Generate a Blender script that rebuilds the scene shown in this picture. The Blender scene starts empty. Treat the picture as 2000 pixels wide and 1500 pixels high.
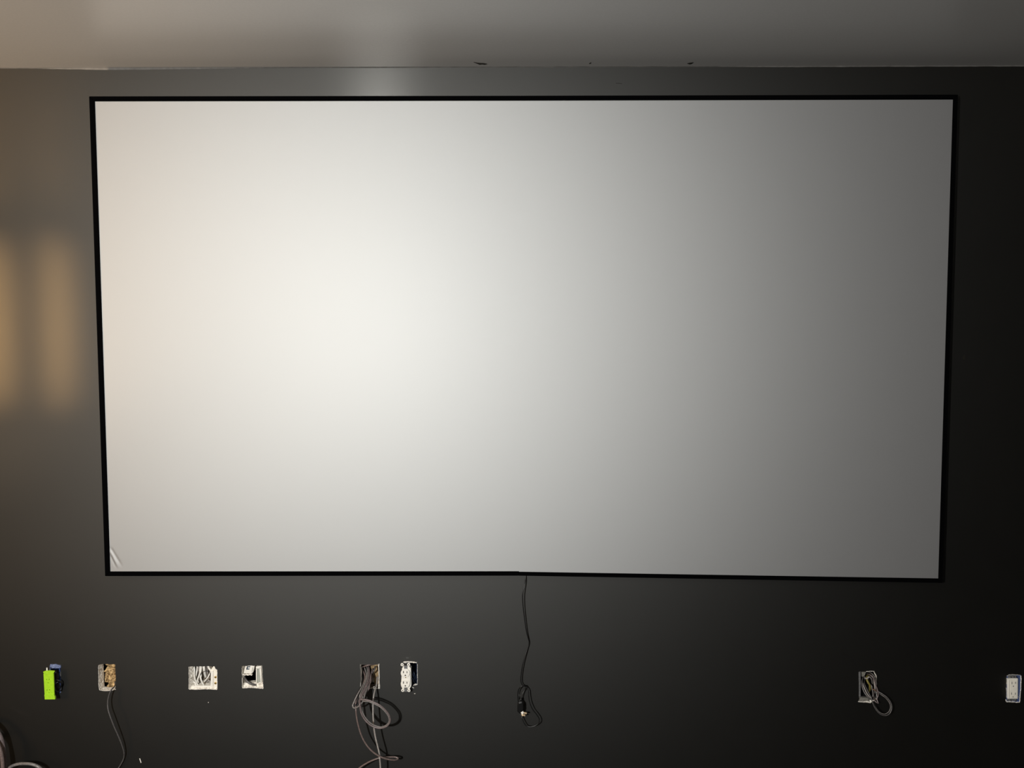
import bpy, math, random
from mathutils import Vector, Matrix, noise
from mathutils.kdtree import KDTree
from mathutils.geometry import delaunay_2d_cdt

random.seed(7)
scene = bpy.context.scene
col = scene.collection

# ------------------------------------------------------------------ camera
F_PX = 1450.0                      # focal length for a 2000 px wide frame
D_CAM, H_CAM = 2.74, 1.68          # metres from the screen wall / above the floor
PITCH, ROLL = math.atan(1450.0 / 26900.0), -0.0027
CAM = Vector((0.0, -D_CAM, H_CAM))
Fw = Vector((0, math.cos(PITCH), -math.sin(PITCH)))
R0 = Vector((1, 0, 0)); U0 = Vector((0, math.sin(PITCH), math.cos(PITCH)))
Rt = (R0 * math.cos(ROLL) + U0 * math.sin(ROLL)).normalized()
Up = (U0 * math.cos(ROLL) - R0 * math.sin(ROLL)).normalized()
cam_data = bpy.data.cameras.new('camera')
cam_data.sensor_width = 36.0
cam_data.lens = 36.0 * F_PX / 2000.0
cam_data.clip_start = 0.02
cam = bpy.data.objects.new('camera', cam_data)
m = Matrix((Rt, Up, -Fw)).transposed().to_4x4()
m.translation = CAM
cam.matrix_world = m
col.objects.link(cam)
scene.camera = cam

# ------------------------------------------------------------------ world, lights, exposure
world = bpy.data.worlds.new('dark_room'); scene.world = world
world.use_nodes = True
world.node_tree.nodes['Background'].inputs[0].default_value = (0.9, 0.92, 1.0, 1)
world.node_tree.nodes['Background'].inputs[1].default_value = 0.0

def aim(o, target):
    o.rotation_euler = (Vector(target) - o.location).to_track_quat('-Z', 'Y').to_euler()

kd = bpy.data.lights.new('room_bulb', 'POINT')            # the bare bulb behind the viewer
kd.energy = 440; kd.color = (1.0, 1.0, 0.985); kd.shadow_soft_size = 0.05
key = bpy.data.objects.new('room_bulb', kd); col.objects.link(key)
key.location = (-1.08, -3.5, H_CAM + 0.12)

for i, (x, w, e) in enumerate(((-3.50, 0.12, 10.5), (-4.00, 0.14, 15))):      # two warm upright lamps off to one side
    ad = bpy.data.lights.new('warm_tube_lamp', 'AREA')
    ad.shape = 'ELLIPSE'; ad.size = w; ad.size_y = 1.35
    ad.energy = e; ad.color = (1.0, 0.60, 0.25)
    ao = bpy.data.objects.new('warm_tube_lamp', ad); col.objects.link(ao)
    ao.location = (x, -3.0, H_CAM + 0.17)
    aim(ao, (-1.2, 0, H_CAM + 0.15))

wd_ = bpy.data.lights.new('added_ceiling_fill', 'SPOT')       # added fill spot, no lamp known there; warms and brightens the left ceiling
wd_.energy = 140; wd_.color = (1.0, 0.74, 0.50); wd_.shadow_soft_size = 0.10
wd_.spot_size = math.radians(110); wd_.spot_blend = 1.0
wo = bpy.data.objects.new('added_ceiling_fill', wd_); col.objects.link(wo)
wo.location = (-2.35, -0.8, 0.45); wo.rotation_euler = (math.pi, 0, 0)

vs = scene.view_settings
vs.view_transform = 'Standard'; vs.look = 'None'; vs.exposure = 0.0; vs.gamma = 1.0
vs.use_curve_mapping = False

# ------------------------------------------------------------------ helpers
def W(px, py, d=0.0):
    """point of the place, d metres in front of the screen wall, met by the sight line of a 2000x1500 pixel"""
    r = Fw * F_PX + Rt * (px - 1000.0) - Up * (py - 750.0)
    t = (-d - CAM.y) / r.y
    return CAM + r * t

def tagged(o, label=None, cat=None, group=None, kind=None):
    if label: o['label'] = label
    if cat: o['category'] = cat
    if group: o['group'] = group
    if kind: o['kind'] = kind
    return o

def thing(name, loc, label, cat, group=None):
    o = bpy.data.objects.new(name, None); o.empty_display_size = 0.05
    o.location = loc; col.objects.link(o)
    return tagged(o, label, cat, group)

class MB:
    def __init__(s): s.v = []; s.f = []; s.mi = []
    def add(s, verts, faces, mi=0):
        b = len(s.v); s.v += [Vector(p) for p in verts]
        s.f += [tuple(b + i for i in f) for f in faces]; s.mi += [mi] * len(faces)
        return s
    def prism(s, poly, y0, y1, mi=0, bev=0.0):
        """poly: list of (x,z); front at y0 (towards the room), back at y1"""
        a = sum(poly[i][0] * poly[(i+1) % len(poly)][1] - poly[(i+1) % len(poly)][0] * poly[i][1] for i in range(len(poly)))
        if a < 0: poly = poly[::-1]
        n = len(poly)
        if bev > 0:
            cx = sum(p[0] for p in poly) / n; cz = sum(p[1] for p in poly) / n
            def shr(p):
                dx, dz = cx - p[0], cz - p[1]; l = math.hypot(dx, dz) or 1
                return (p[0] + dx / l * bev * 1.3, p[1] + dz / l * bev * 1.3)
            rings = [[(shr(p), y0)  for p in poly], [(p, y0 + bev) for p in poly], [(p, y1) for p in poly]]
        else:
            rings = [[(p, y0) for p in poly], [(p, y1) for p in poly]]
        vs_ = [(p[0], y, p[1]) for r in rings for (p, y) in r]
        fs = [tuple(range(n)), tuple((len(rings)-1)*n + i for i in range(n))[::-1]]
        for k in range(len(rings)-1):
            for i in range(n):
                j = (i+1) % n
                fs.append((k*n+i, (k+1)*n+i, (k+1)*n+j, k*n+j))
        return s.add(vs_, fs, mi)
    def box(s, c, size, rot=None, mi=0):
        hx, hy, hz = [q/2 for q in size]
        vs_ = [Vector((x, y, z)) for x in (-hx, hx) for y in (-hy, hy) for z in (-hz, hz)]
        if rot is not None: vs_ = [rot @ v for v in vs_]
        vs_ = [v + Vector(c) for v in vs_]
        return s.add(vs_, [(0,1,3,2),(4,6,7,5),(0,4,5,1),(2,3,7,6),(0,2,6,4),(1,5,7,3)], mi)
    def tube(s, pts, r, n=8, mi=0, flat=1.0):
        pts = [Vector(p) for p in pts]; k = len(pts)
        rr = r if callable(r) else (lambda t: r)
        up = Vector((0.13, 1, 0.07)).normalized(); base = len(s.v)
        for i, p in enumerate(pts):
            t = (pts[min(i+1, k-1)] - pts[max(i-1, 0)])
            t = t.normalized() if t.length > 1e-9 else Vector((0, 0, 1))
            a = up - t * up.dot(t)
            if a.length < 1e-4: a = t.orthogonal()
            a.normalize(); up = a; b = t.cross(a)
            R = rr(i / (k-1))
            for j in range(n):
                q = 2*math.pi*j/n
                s.v.append(p + a * (math.cos(q) * R * flat) + b * (math.sin(q) * R))
        for i in range(k-1):
            for j in range(n):
                j2 = (j+1) % n
                s.f.append((base+i*n+j, base+(i+1)*n+j, base+(i+1)*n+j2, base+i*n+j2)); s.mi.append(mi)
        s.f.append(tuple(base+j for j in range(n))); s.mi.append(mi)
        s.f.append(tuple(base+(k-1)*n+j for j in range(n))[::-1]); s.mi.append(mi)
        return s
    def build(s, name, mat, parent=None, smooth=False, world=True):
        me = bpy.data.meshes.new(name)
        off = Vector((0, 0, 0))
        if parent is not None and world: off = parent_world(parent)
        elif parent is None and s.v:
            lo = [min(v[i] for v in s.v) for i in range(3)]; hi = [max(v[i] for v in s.v) for i in range(3)]
            off = Vector(((lo[0]+hi[0])/2, (lo[1]+hi[1])/2, lo[2]))
        me.from_pydata([tuple(v - off) for v in s.v], [], s.f)
        mats = mat if isinstance(mat, (list, tuple)) else [mat]
        for q in mats: me.materials.append(q)
        me.polygons.foreach_set('material_index', s.mi)
        if smooth: me.polygons.foreach_set('use_smooth', [True]*len(me.polygons))
        me.validate(); me.update()
        o = bpy.data.objects.new(name, me); col.objects.link(o)
        if parent is not None: o.parent = parent
        else: o.location = off
        return o

def parent_world(p):
    v = Vector(p.location)
    while p.parent is not None:
        p = p.parent; v = v + Vector(p.location)
    return v

def spline(pts, per=8):
    """Catmull-Rom through the points"""
    P = [Vector(p) for p in pts]
    P = [P[0]*2 - P[1]] + P + [P[-1]*2 - P[-2]]
    out = []
    for i in range(1, len(P)-2):
        a, b, c, d = P[i-1:i+3]
        for k in range(per):
            t = k/per
            out.append(0.5*((2*b) + (c-a)*t + (2*a-5*b+4*c-d)*t*t + (3*b-3*c+d-a)*t**3))
    out.append(P[-2])
    return out

def path(pp, per=8):
    return spline([W(*p) for p in pp], per)

def xz(px, py, d=0.0):
    p = W(px, py, d); return (p.x, p.z)

def polyxz(pp, d=0.0): return [xz(x, y, d) for x, y in pp]

def circ(cx, cz, r, n=16, sx=1.0, sz=1.0):
    return [(cx + r*sx*math.cos(2*math.pi*i/n), cz + r*sz*math.sin(2*math.pi*i/n)) for i in range(n)]

def rect(cx, cz, w, h):
    return [(cx-w/2, cz-h/2), (cx+w/2, cz-h/2), (cx+w/2, cz+h/2), (cx-w/2, cz+h/2)]

# ------------------------------------------------------------------ materials
def mat(name, c, rough=0.6, spec=0.4, var=0.12, scale=60, bump=0.15, metal=0.0, c2=None):
    mt = bpy.data.materials.new(name); mt.use_nodes = True
    nt = mt.node_tree; bs = nt.nodes['Principled BSDF']
    tc = nt.nodes.new('ShaderNodeTexCoord'); nz = nt.nodes.new('ShaderNodeTexNoise')
    nz.inputs['Scale'].default_value = scale; nz.inputs['Detail'].default_value = 5
    nt.links.new(tc.outputs['Object'], nz.inputs['Vector'])
    rp = nt.nodes.new('ShaderNodeValToRGB')
    lo = c2 if c2 else tuple(q*(1-var) for q in c)
    hi = tuple(min(1, q*(1+var*0.5)) for q in c)
    rp.color_ramp.elements[0].position = 0.35; rp.color_ramp.elements[1].position = 0.65
    rp.color_ramp.elements[0].color = (*lo, 1); rp.color_ramp.elements[1].color = (*hi, 1)
    nt.links.new(nz.outputs['Fac'], rp.inputs['Fac'])
    nt.links.new(rp.outputs['Color'], bs.inputs['Base Color'])
    bs.inputs['Roughness'].default_value = rough
    bs.inputs['Specular IOR Level'].default_value = spec
    bs.inputs['Metallic'].default_value = metal
    if bump:
        bp = nt.nodes.new('ShaderNodeBump'); bp.inputs['Strength'].default_value = bump
        bp.inputs['Distance'].default_value = 0.002
        nt.links.new(nz.outputs['Fac'], bp.inputs['Height']); nt.links.new(bp.outputs['Normal'], bs.inputs['Normal'])
    return mt

def sheen_mat(name, dif, lobes, bump_scale, bump_strength, bump_dist, stretch=(1,1,1), var=0.06):
    """matte base under one or two Beckmann gloss lobes: (colour, roughness)"""
    mt = bpy.data.materials.new(name); mt.use_nodes = True
    nt = mt.node_tree; nt.nodes.remove(nt.nodes['Principled BSDF'])
    out = nt.nodes['Material Output']
    tc = nt.nodes.new('ShaderNodeTexCoord'); mp = nt.nodes.new('ShaderNodeMapping')
    mp.inputs['Scale'].default_value = stretch
    nt.links.new(tc.outputs['Object'], mp.inputs['Vector'])
    nz = nt.nodes.new('ShaderNodeTexNoise'); nz.inputs['Scale'].default_value = bump_scale
    nz.inputs['Detail'].default_value = 3
    nt.links.new(mp.outputs['Vector'], nz.inputs['Vector'])
    bp = nt.nodes.new('ShaderNodeBump'); bp.inputs['Strength'].default_value = bump_strength
    bp.inputs['Distance'].default_value = bump_dist
    nt.links.new(nz.outputs['Fac'], bp.inputs['Height'])
    n2 = nt.nodes.new('ShaderNodeTexNoise'); n2.inputs['Scale'].default_value = 9; n2.inputs['Detail'].default_value = 6
    nt.links.new(tc.outputs['Object'], n2.inputs['Vector'])
    rp = nt.nodes.new('ShaderNodeValToRGB')
    rp.color_ramp.elements[0].position = 0.3; rp.color_ramp.elements[1].position = 0.7
    rp.color_ramp.elements[0].color = (*[q*(1-var) for q in dif], 1)
    rp.color_ramp.elements[1].color = (*[q*(1+var) for q in dif], 1)
    nt.links.new(n2.outputs['Fac'], rp.inputs['Fac'])
    df = nt.nodes.new('ShaderNodeBsdfDiffuse'); nt.links.new(rp.outputs['Color'], df.inputs['Color'])
    nt.links.new(bp.outputs['Normal'], df.inputs['Normal'])
    cur = df
    for (c, r) in lobes:
        g = nt.nodes.new('ShaderNodeBsdfAnisotropic'); g.distribution = 'BECKMANN'
        g.inputs['Color'].default_value = (*c, 1); g.inputs['Roughness'].default_value = r
        nt.links.new(bp.outputs['Normal'], g.inputs['Normal'])
        ad = nt.nodes.new('ShaderNodeAddShader')
        nt.links.new(cur.outputs[0], ad.inputs[0]); nt.links.new(g.outputs[0], ad.inputs[1]); cur = ad
    nt.links.new(cur.outputs[0], out.inputs['Surface'])
    return mt

M = {}
M['wall'] = sheen_mat('charcoal_eggshell_paint', (0.0055, 0.0052, 0.0046),
                      [((0.060, 0.0597, 0.057), 0.565), ((0.0155, 0.0152, 0.0142), 0.145)], 260, 0.022, 0.0016)
M['fabric'] = sheen_mat('grey_gain_screen_fabric', (0.135, 0.134, 0.135),
                        [((0.266, 0.270, 0.263), 0.58), ((0.0046, 0.0046, 0.0045), 0.36)], 900, 0.10, 0.0006, (1, 1, 2.2), 0.01)
M['ceiling'] = mat('ceiling_paint', (0.295, 0.288, 0.276), 0.36, 0.5, 0.04, 130, 0.03)
M['ceiling'].node_tree.nodes['Principled BSDF'].inputs['IOR'].default_value = 2.0
M['sidewall'] = mat('charcoal_side_wall_paint', (0.02, 0.019, 0.018), 0.5, 0.3, 0.08, 90, 0.1)
M['carpet'] = mat('dark_carpet', (0.035, 0.033, 0.032), 0.95, 0.1, 0.3, 400, 0.5)
M['caulk'] = mat('caulk_bead', (0.16, 0.155, 0.145), 0.5, 0.4, 0.2, 40, 0.3)  # bead colour darkened to double as the shadow line under the ceiling
M['smudge'] = mat('dark_paint_smudge', (0.012, 0.011, 0.008), 0.6, 0.2, 0.3, 300, 0.2)
M['frame'] = mat('black_velvet', (0.0012, 0.0012, 0.0014), 0.95, 0.02, 0.2, 500, 0.1)
M['gypsum'] = mat('broken_gypsum', (0.82, 0.77, 0.69), 0.9, 0.1, 0.5, 160, 1.0, c2=(0.48, 0.43, 0.37))
M['paper'] = mat('torn_white_paper', (0.84, 0.80, 0.73), 0.85, 0.1, 0.25, 180, 0.6)
M['cavity'] = mat('dark_sheathing', (0.03, 0.025, 0.018), 0.9, 0.1, 0.3, 30, 0.2)
M['wood'] = mat('pine_stud', (0.36, 0.25, 0.13), 0.7, 0.2, 0.3, 40, 0.2)
M['insul'] = mat('tan_insulation', (0.62, 0.43, 0.21), 0.95, 0.05, 0.5, 130, 1.0, c2=(0.13, 0.075, 0.032))  # dark second tone colours in the shade of its crevices
M['lime'] = mat('lime_plastic', (0.38, 0.68, 0.022), 0.45, 0.4, 0.08, 120, 0.12)
M['limedark'] = mat('lime_plastic_recess', (0.16, 0.34, 0.006), 0.6, 0.2, 0.1, 120, 0.0)
M['blue'] = mat('blue_box_plastic', (0.05, 0.09, 0.25), 0.4, 0.5, 0.2, 80, 0.1)
M['navy'] = mat('navy_box_plastic', (0.018, 0.028, 0.055), 0.4, 0.4, 0.2, 80, 0.1)
M['black'] = mat('black_rubber', (0.006, 0.006, 0.006), 0.35, 0.5, 0.2, 200, 0.1)
M['blackwire'] = mat('black_wire', (0.012, 0.011, 0.012), 0.28, 0.6, 0.3, 150, 0.3)
M['grey'] = mat('grey_cable_jacket', (0.19, 0.172, 0.16), 0.3, 0.5, 0.35, 300, 0.5)
M['greydark'] = mat('dark_grey_cable_jacket', (0.10, 0.092, 0.088), 0.35, 0.5, 0.35, 250, 0.4)
M['mauve'] = mat('mauve_grey_cable_jacket', (0.17, 0.133, 0.128), 0.32, 0.5, 0.35, 220, 0.4)
M['rust'] = mat('rusty_brown_cable_jacket', (0.17, 0.125, 0.112), 0.32, 0.5, 0.3, 200, 0.4)
M['pale'] = mat('pale_grey_cable_jacket', (0.33, 0.30, 0.275), 0.33, 0.5, 0.3, 250, 0.4)
M['white'] = mat('white_plastic', (0.87, 0.84, 0.76), 0.35, 0.5, 0.04, 60, 0.03)
M['whitecable'] = mat('white_cable_jacket', (0.80, 0.78, 0.72), 0.4, 0.4, 0.15, 200, 0.2)
M['ivory'] = mat('ivory_plastic', (0.88, 0.83, 0.72), 0.4, 0.4, 0.06, 60, 0.03)
M['slot'] = mat('dark_slot', (0.02, 0.017, 0.014), 0.7, 0.2, 0.1, 60, 0)
M['steel'] = mat('galvanised_steel', (0.42, 0.42, 0.42), 0.35, 0.5, 0.2, 150, 0.1, metal=0.7)
M['brass'] = mat('brass', (0.62, 0.42, 0.12), 0.35, 0.5, 0.25, 200, 0.2, metal=0.7)
M['prong'] = mat('pale_brass_prong', (0.72, 0.56, 0.36), 0.3, 0.5, 0.1, 200, 0, metal=0.3)
M['sage'] = mat('sage_grey_plastic', (0.40, 0.41, 0.35), 0.5, 0.4, 0.1, 50, 0.05)
M['ink'] = mat('navy_ink', (0.015, 0.04, 0.085), 0.6, 0.2, 0.1, 50, 0)
M['yellow'] = mat('dull_yellow_wire', (0.20, 0.165, 0.04), 0.4, 0.4, 0.2, 150, 0.2)
M['copper'] = mat('copper_strand', (0.45, 0.22, 0.11), 0.35, 0.5, 0.2, 200, 0.2, metal=0.6)

# ------------------------------------------------------------------ room shell
Z_CEIL = W(1000, 131, 0).z
XL, XR, YF = -4.6, 4.6, -7.5

def jag(corners, step=3.2, amp=0.6, seed=1):
    """pixel polygon -> finer polygon with a ragged outline (still in pixels)"""
    rnd = random.Random(seed); out = []
    n = len(corners)
    for i in range(n):
        a, b = corners[i], corners[(i+1) % n]
        L = math.hypot(b[0]-a[0], b[1]-a[1]); k = max(1, int(L/step))
        for j in range(k):
            t = j/k
            out.append((a[0]+(b[0]-a[0])*t + rnd.uniform(-amp, amp)*(0.4 if j == 0 else 1),
                        a[1]+(b[1]-a[1])*t + rnd.uniform(-amp, amp)*(0.4 if j == 0 else 1)))
    return out

HOLES = {   # ragged cut-outs in the drywall, outline in picture coordinates on the wall plane
    'green':  jag([(97, 1299), (118, 1299.5), (119.5, 1352), (97, 1354)], 5, 0.25, 1),
    'insul':  jag([(192, 1299), (199, 1297), (225, 1297.5), (226, 1336), (224.5, 1347), (205, 1350), (194, 1348)], 3, 0.5, 2),
    'double': jag([(369, 1302), (419, 1301), (421, 1306.5), (424, 1308), (424.3, 1346.5), (399, 1346), (369, 1346.5)], 3, 0.5, 3),
    'plate':  jag([(472.5, 1301), (511, 1299.5), (512.5, 1325), (514.5, 1345), (490, 1343.5), (473, 1344)], 3, 0.5, 4),
    'bundle': jag([(703.5, 1297), (741, 1296.5), (742, 1345), (704, 1345)], 5, 0.35, 5),
    'duplex': jag([(786.5, 1291.5), (814.5, 1292), (815.5, 1337), (807, 1339), (803, 1344), (788, 1344)], 4, 0.4, 6),
    'right':  jag([(1677, 1312.5), (1707, 1310), (1711.5, 1318), (1713, 1345), (1712, 1365), (1700, 1373), (1677, 1371)], 4, 0.5, 7),
    'decora': jag([(1966, 1321), (1973, 1317.5), (1993, 1318), (1995, 1321), (1993, 1350), (1992, 1372), (1978, 1372), (1965.5, 1371)], 4, 0.5, 8),
}

def in_poly(x, z, poly):
    c = False; n = len(poly)
    for i in range(n):
        x1, z1 = poly[i]; x2, z2 = poly[(i+1) % n]
        if (z1 > z) != (z2 > z) and x < (x2-x1)*(z-z1)/(z2-z1)+x1: c = not c
    return c

vv = [(XL, 0.0), (XR, 0.0), (XR, Z_CEIL), (XL, Z_CEIL)]; ee = [(0,1),(1,2),(2,3),(3,0)]
hp = []
for k, pp in HOLES.items():
    P = polyxz(pp); hp.append(P); b = len(vv); vv += P
    ee += [(b+i, b+(i+1) % len(P)) for i in range(len(P))]
r = delaunay_2d_cdt([Vector(p) for p in vv], ee, [], 1, 1e-6)
wm = MB(); tris = []
for f in r[2]:
    cx = sum(r[0][i].x for i in f)/len(f); cz = sum(r[0][i].y for i in f)/len(f)
    if any(in_poly(cx, cz, P) for P in hp): continue
    a, b_, c = [r[0][i] for i in f[:3]]
    if (b_.x-a.x)*(c.y-a.y) - (b_.y-a.y)*(c.x-a.x) < 0: f = f[::-1]
    tris.append(tuple(f))
wm.add([(p.x, 0.0, p.y) for p in r[0]], tris)
wall = wm.build('wall_back', M['wall'])
tagged(wall, 'charcoal painted drywall behind the projection screen', kind='structure')

def shell(name, pts, mt, label):
    o = MB().add(pts, [(0,1,2,3)]).build(name, mt); return tagged(o, label, kind='structure')
ceil_o = shell('ceiling', [(XL,0,Z_CEIL),(XR,0,Z_CEIL),(XR,YF,Z_CEIL),(XL,YF,Z_CEIL)], M['ceiling'], 'pale grey painted ceiling')
shell('floor', [(XL,YF,0),(XR,YF,0),(XR,0.15,0),(XL,0.15,0)], M['carpet'], 'dark carpeted floor')
shell('wall_left', [(XL,YF,0),(XL,0,0),(XL,0,Z_CEIL),(XL,YF,Z_CEIL)], M['sidewall'], 'dark painted side wall')
shell('wall_right', [(XR,0,0),(XR,YF,0),(XR,YF,Z_CEIL),(XR,0,Z_CEIL)], M['sidewall'], 'dark painted side wall')
shell('wall_front', [(XL,YF,0),(XL,YF,Z_CEIL),(XR,YF,Z_CEIL),(XR,YF,0)], M['sidewall'], 'dark painted wall facing the screen')
shell('wall_cavity', [(XL,0.13,0),(XR,0.13,0),(XR,0.13,Z_CEIL),(XL,0.13,Z_CEIL)], M['cavity'], 'dark sheathing inside the wall cavity')

# ragged caulk line where wall meets ceiling
cb = MB(); n = 260; ring = []
for i in range(n+1):
    px = -60 + 2120*i/n
    lo = {0: 134.2}.get(i, 0)
    prof = [(-60, 133.4), (60, 134.2), (200, 136.8), (300, 136.2), (420, 134.6), (560, 132.6), (760, 132.6), (900, 132.0), (1100, 131.6),
            (1250, 129.8), (1350, 130.2), (1500, 131.2), (1700, 130.6), (2060, 129.6)]
    for (a, b) in zip(prof, prof[1:]):
        if a[0] <= px <= b[0]: lo = a[1] + (b[1]-a[1])*(px-a[0])/(b[0]-a[0])
    lo += 0.45*noise.noise(Vector((px*0.035, 3.1, 0))) + 0.25*noise.noise(Vector((px*0.14, 9.1, 0)))
    p = W(px, lo, 0); x = p.x; z = min(p.z, Z_CEIL - 0.0012)
    w = 0.0035 + 0.0012*noise.noise(Vector((px*0.05, 1.1, 4)))
    cb.v += [Vector((x, -0.0002, z)), Vector((x, -0.0016, z+0.0003)), Vector((x, -0.0022 - w*0.25, Z_CEIL-0.0008)), Vector((x, -w*1.6, Z_CEIL-0.0001))]
    if i:
        b = (i-1)*4
        for j in range(3):
            cb.f.append((b+j, b+j+1, b+4+j+1, b+4+j)); cb.mi.append(0)
tr = cb.build('trim_1', M['caulk'], smooth=True); tagged(tr, 'thin uneven caulk line along the ceiling edge', kind='structure')

# dark chips on the ceiling close to the wall
def on_ceiling(px, py):
    r_ = Fw*F_PX + Rt*(px-1000) - Up*(py-750); return CAM + r_*((Z_CEIL - CAM.z)/r_.z)
for pts in ([(925,121.2),(932,122.4),(938,123.0),(944,123.2),(951.5,124.6),(946,126.0),(941,125.2),(937,126.0),(931,123.6)],
            [(1150.5,124.4),(1152.5,122.6),(1154.8,121.8),(1153,124.0)],
            [(1342,123.8),(1347,122.4),(1354.5,121.4),(1351,124.2),(1347,125.2)]):
    P = [on_ceiling(*q) for q in pts]; k = len(P)
    b = MB().add([(p.x, p.y, Z_CEIL-0.0012) for p in P] + [(p.x, p.y, Z_CEIL+0.0005) for p in P],
                 [tuple(range(k)), tuple(range(k, 2*k))[::-1]] + [(i, k+i, k+(i+1) % k, (i+1) % k) for i in range(k)])
    b.build('paint_chip', M['smudge'], ceil_o)
# a fine crack and a dab on the wall
c_ = MB().tube(path([(1203,162.3,0.0003),(1209,162.4,0.0003),(1215,163.5,0.0003)], 4), 0.0007, 5); c_.build('hairline_crack', M['smudge'], wall)
MB().prism([(p[0], p[1]) for p in polyxz([(1881,694),(1885,692),(1886.5,698),(1884,704),(1880,702)])], -0.0007, 0.0, bev=0.0003).build('paint_dab', M['smudge'], wall)

def drywall_edge(key_, inner, depth=0.013, lip=None, seed=0, mats=None):
    """broken gypsum returning from the face of the wall to the back of the board, plus torn paper lips on the face"""
    outer = HOLES[key_]; n = len(outer); rnd = random.Random(seed)
    cx = sum(p[0] for p in outer)/n; cy = sum(p[1] for p in outer)/n
    x0, x1 = min(p[0] for p in outer), max(p[0] for p in outer); y0, y1 = min(p[1] for p in outer), max(p[1] for p in outer)
    l, t, r_, b_ = inner
    b = MB(); rings = []
    fr = []
    for p in outer:
        ix = l*max(0, (cx-p[0])/(cx-x0)) - r_*max(0, (p[0]-cx)/(x1-cx)) if abs(p[0]-cx) > 0.6*(x1-cx) else 0
        iy = t*max(0, (cy-p[1])/(cy-y0)) - b_*max(0, (p[1]-cy)/(y1-cy)) if abs(p[1]-cy) > 0.6*(y1-cy) else 0
        fr.append((ix, iy))
    for k, (f, dd) in enumerate(((0, 0.0), (0.35, 0.25), (0.7, 0.6), (1.0, 1.0))):
        for p, (ix, iy) in zip(outer, fr):
            x, z = xz(p[0] + ix*f + (rnd.uniform(-.3,.3) if 0 < k < 3 else 0), p[1] + iy*f + (rnd.uniform(-.3,.3) if 0 < k < 3 else 0))
            b.v.append(Vector((x, depth*dd + (rnd.uniform(-0.0012,0.0012) if 0 < k < 3 else 0), z)))
    for k in range(3):
        for i in range(n):
            j = (i+1) % n
            b.f.append((k*n+i, k*n+j, (k+1)*n+j, (k+1)*n+i)); b.mi.append(0)
    o = b.build('drywall_edge', M['gypsum'], wall)
    for (pts, wd) in (lip or []):
        lp = MB(); q = jag(pts + pts[::-1][1:-1], 1.8, 0, 1)[:1]
        line = []
        for (a, c) in zip(pts, pts[1:]):
            L = math.hypot(c[0]-a[0], c[1]-a[1]); k = max(2, int(L/1.6))
            line += [(a[0]+(c[0]-a[0])*i/k, a[1]+(c[1]-a[1])*i/k) for i in range(k)]
        line.append(pts[-1])
        lp.tube([W(x+rnd.uniform(-.25,.25), y+rnd.uniform(-.25,.25), 0.0005+rnd.uniform(0, 0.0015)) for x, y in line],
                lambda t: wd*0.0009*(0.75+0.5*rnd.random()), 6)
        lp.build('torn_paper', M['paper'], wall)
    return o

# ------------------------------------------------------------------ projection screen
DS = 0.05                                   # the front of the screen stands this far off the wall
TL, TM, TR = (174, 188.2), (1016, 187.0), (1871, 184.8)
BL, BM, BR = (205.3, 1125.2), (1013.5, 1124.4), (1841, 1138.6)
iTL, iTM, iTR = (185.0, 197.8), (1016, 196.4), (1861.8, 194.2)
iBL, iBM, iBR = (215.0, 1116.3), (1013.5, 1116.0), (1833, 1130.0)
scr = thing('projection_screen', W(1013.5, 1125, 0.02), 'large grey fixed-frame projection screen with slim black frame hung on the charcoal wall', 'screen')

def bar(name, pp, mt):
    b = MB(); b.prism(polyxz(pp, DS), -DS, -0.010, bev=0.0015); return b.build(name, mt, scr)
bar('frame_bar', [TL, TM, iTM, iTL], M['frame'])
bar('frame_bar', [TM, TR, iTR, iTM], M['frame'])
bar('frame_bar', [TL, iTL, iBL, BL], M['frame'])
bar('frame_bar', [TR, BR, iBR, iTR], M['frame'])
bar('frame_bar', [BL, iBL, iBM, BM], M['frame'])
bar('frame_bar', [BM, (1013.5, 1116.9), iBR, BR], M['frame'])

fb = MB()
us = [0.06*i/70 for i in range(70)] + [0.06 + 0.94*i/40 for i in range(41)]
vs_ = [0.11*i/90 for i in range(90)] + [0.11 + 0.89*i/30 for i in range(31)]
fTL, fTM, fTR = (181, 194), (1016, 193), (1866, 190); fBL, fBM, fBR = (211, 1120), (1013.5, 1120), (1837, 1134)
def lerp(a, b, t): return (a[0]+(b[0]-a[0])*t, a[1]+(b[1]-a[1])*t)
for v in vs_:
    for u in us:
        tp = lerp(fTL, fTR, u)
        bt = lerp(fBL, fBM, u/0.4935) if u < 0.4935 else lerp(fBM, fBR, (u-0.4935)/0.5065)
        q = lerp(bt, tp, v)
        dd = DS - 0.0022
        # two diagonal puckers in the lower corner
        for (ax, ay, bx, by, amp, wd) in ((215.5, 1086, 226, 1108, -0.0006, 2.0), (214.5, 1077, 229, 1106, 0.0008, 2.0), (216.5, 1072, 236, 1104, -0.0008, 2.2)):
            L = math.hypot(bx-ax, by-ay); tx, ty = (bx-ax)/L, (by-ay)/L
            s_ = (q[0]-ax)*tx + (q[1]-ay)*ty; c = (q[0]-ax)*(-ty) + (q[1]-ay)*tx
            e = math.exp(-(c/wd)**2) * max(0, min(1, (s_+5)/8)) * max(0, min(1, (L+5-s_)/14))
            dd += amp*e
        p = W(q[0], q[1], DS); fb.v.append(Vector((p.x, -dd, p.z)))
nu = len(us)
for j in range(len(vs_)-1):
    for i in range(nu-1):
        fb.f.append((j*nu+i, j*nu+i+1, (j+1)*nu+i+1, (j+1)*nu+i)); fb.mi.append(0)
fab = fb.build('screen_fabric', M['fabric'], scr, smooth=True)
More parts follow.
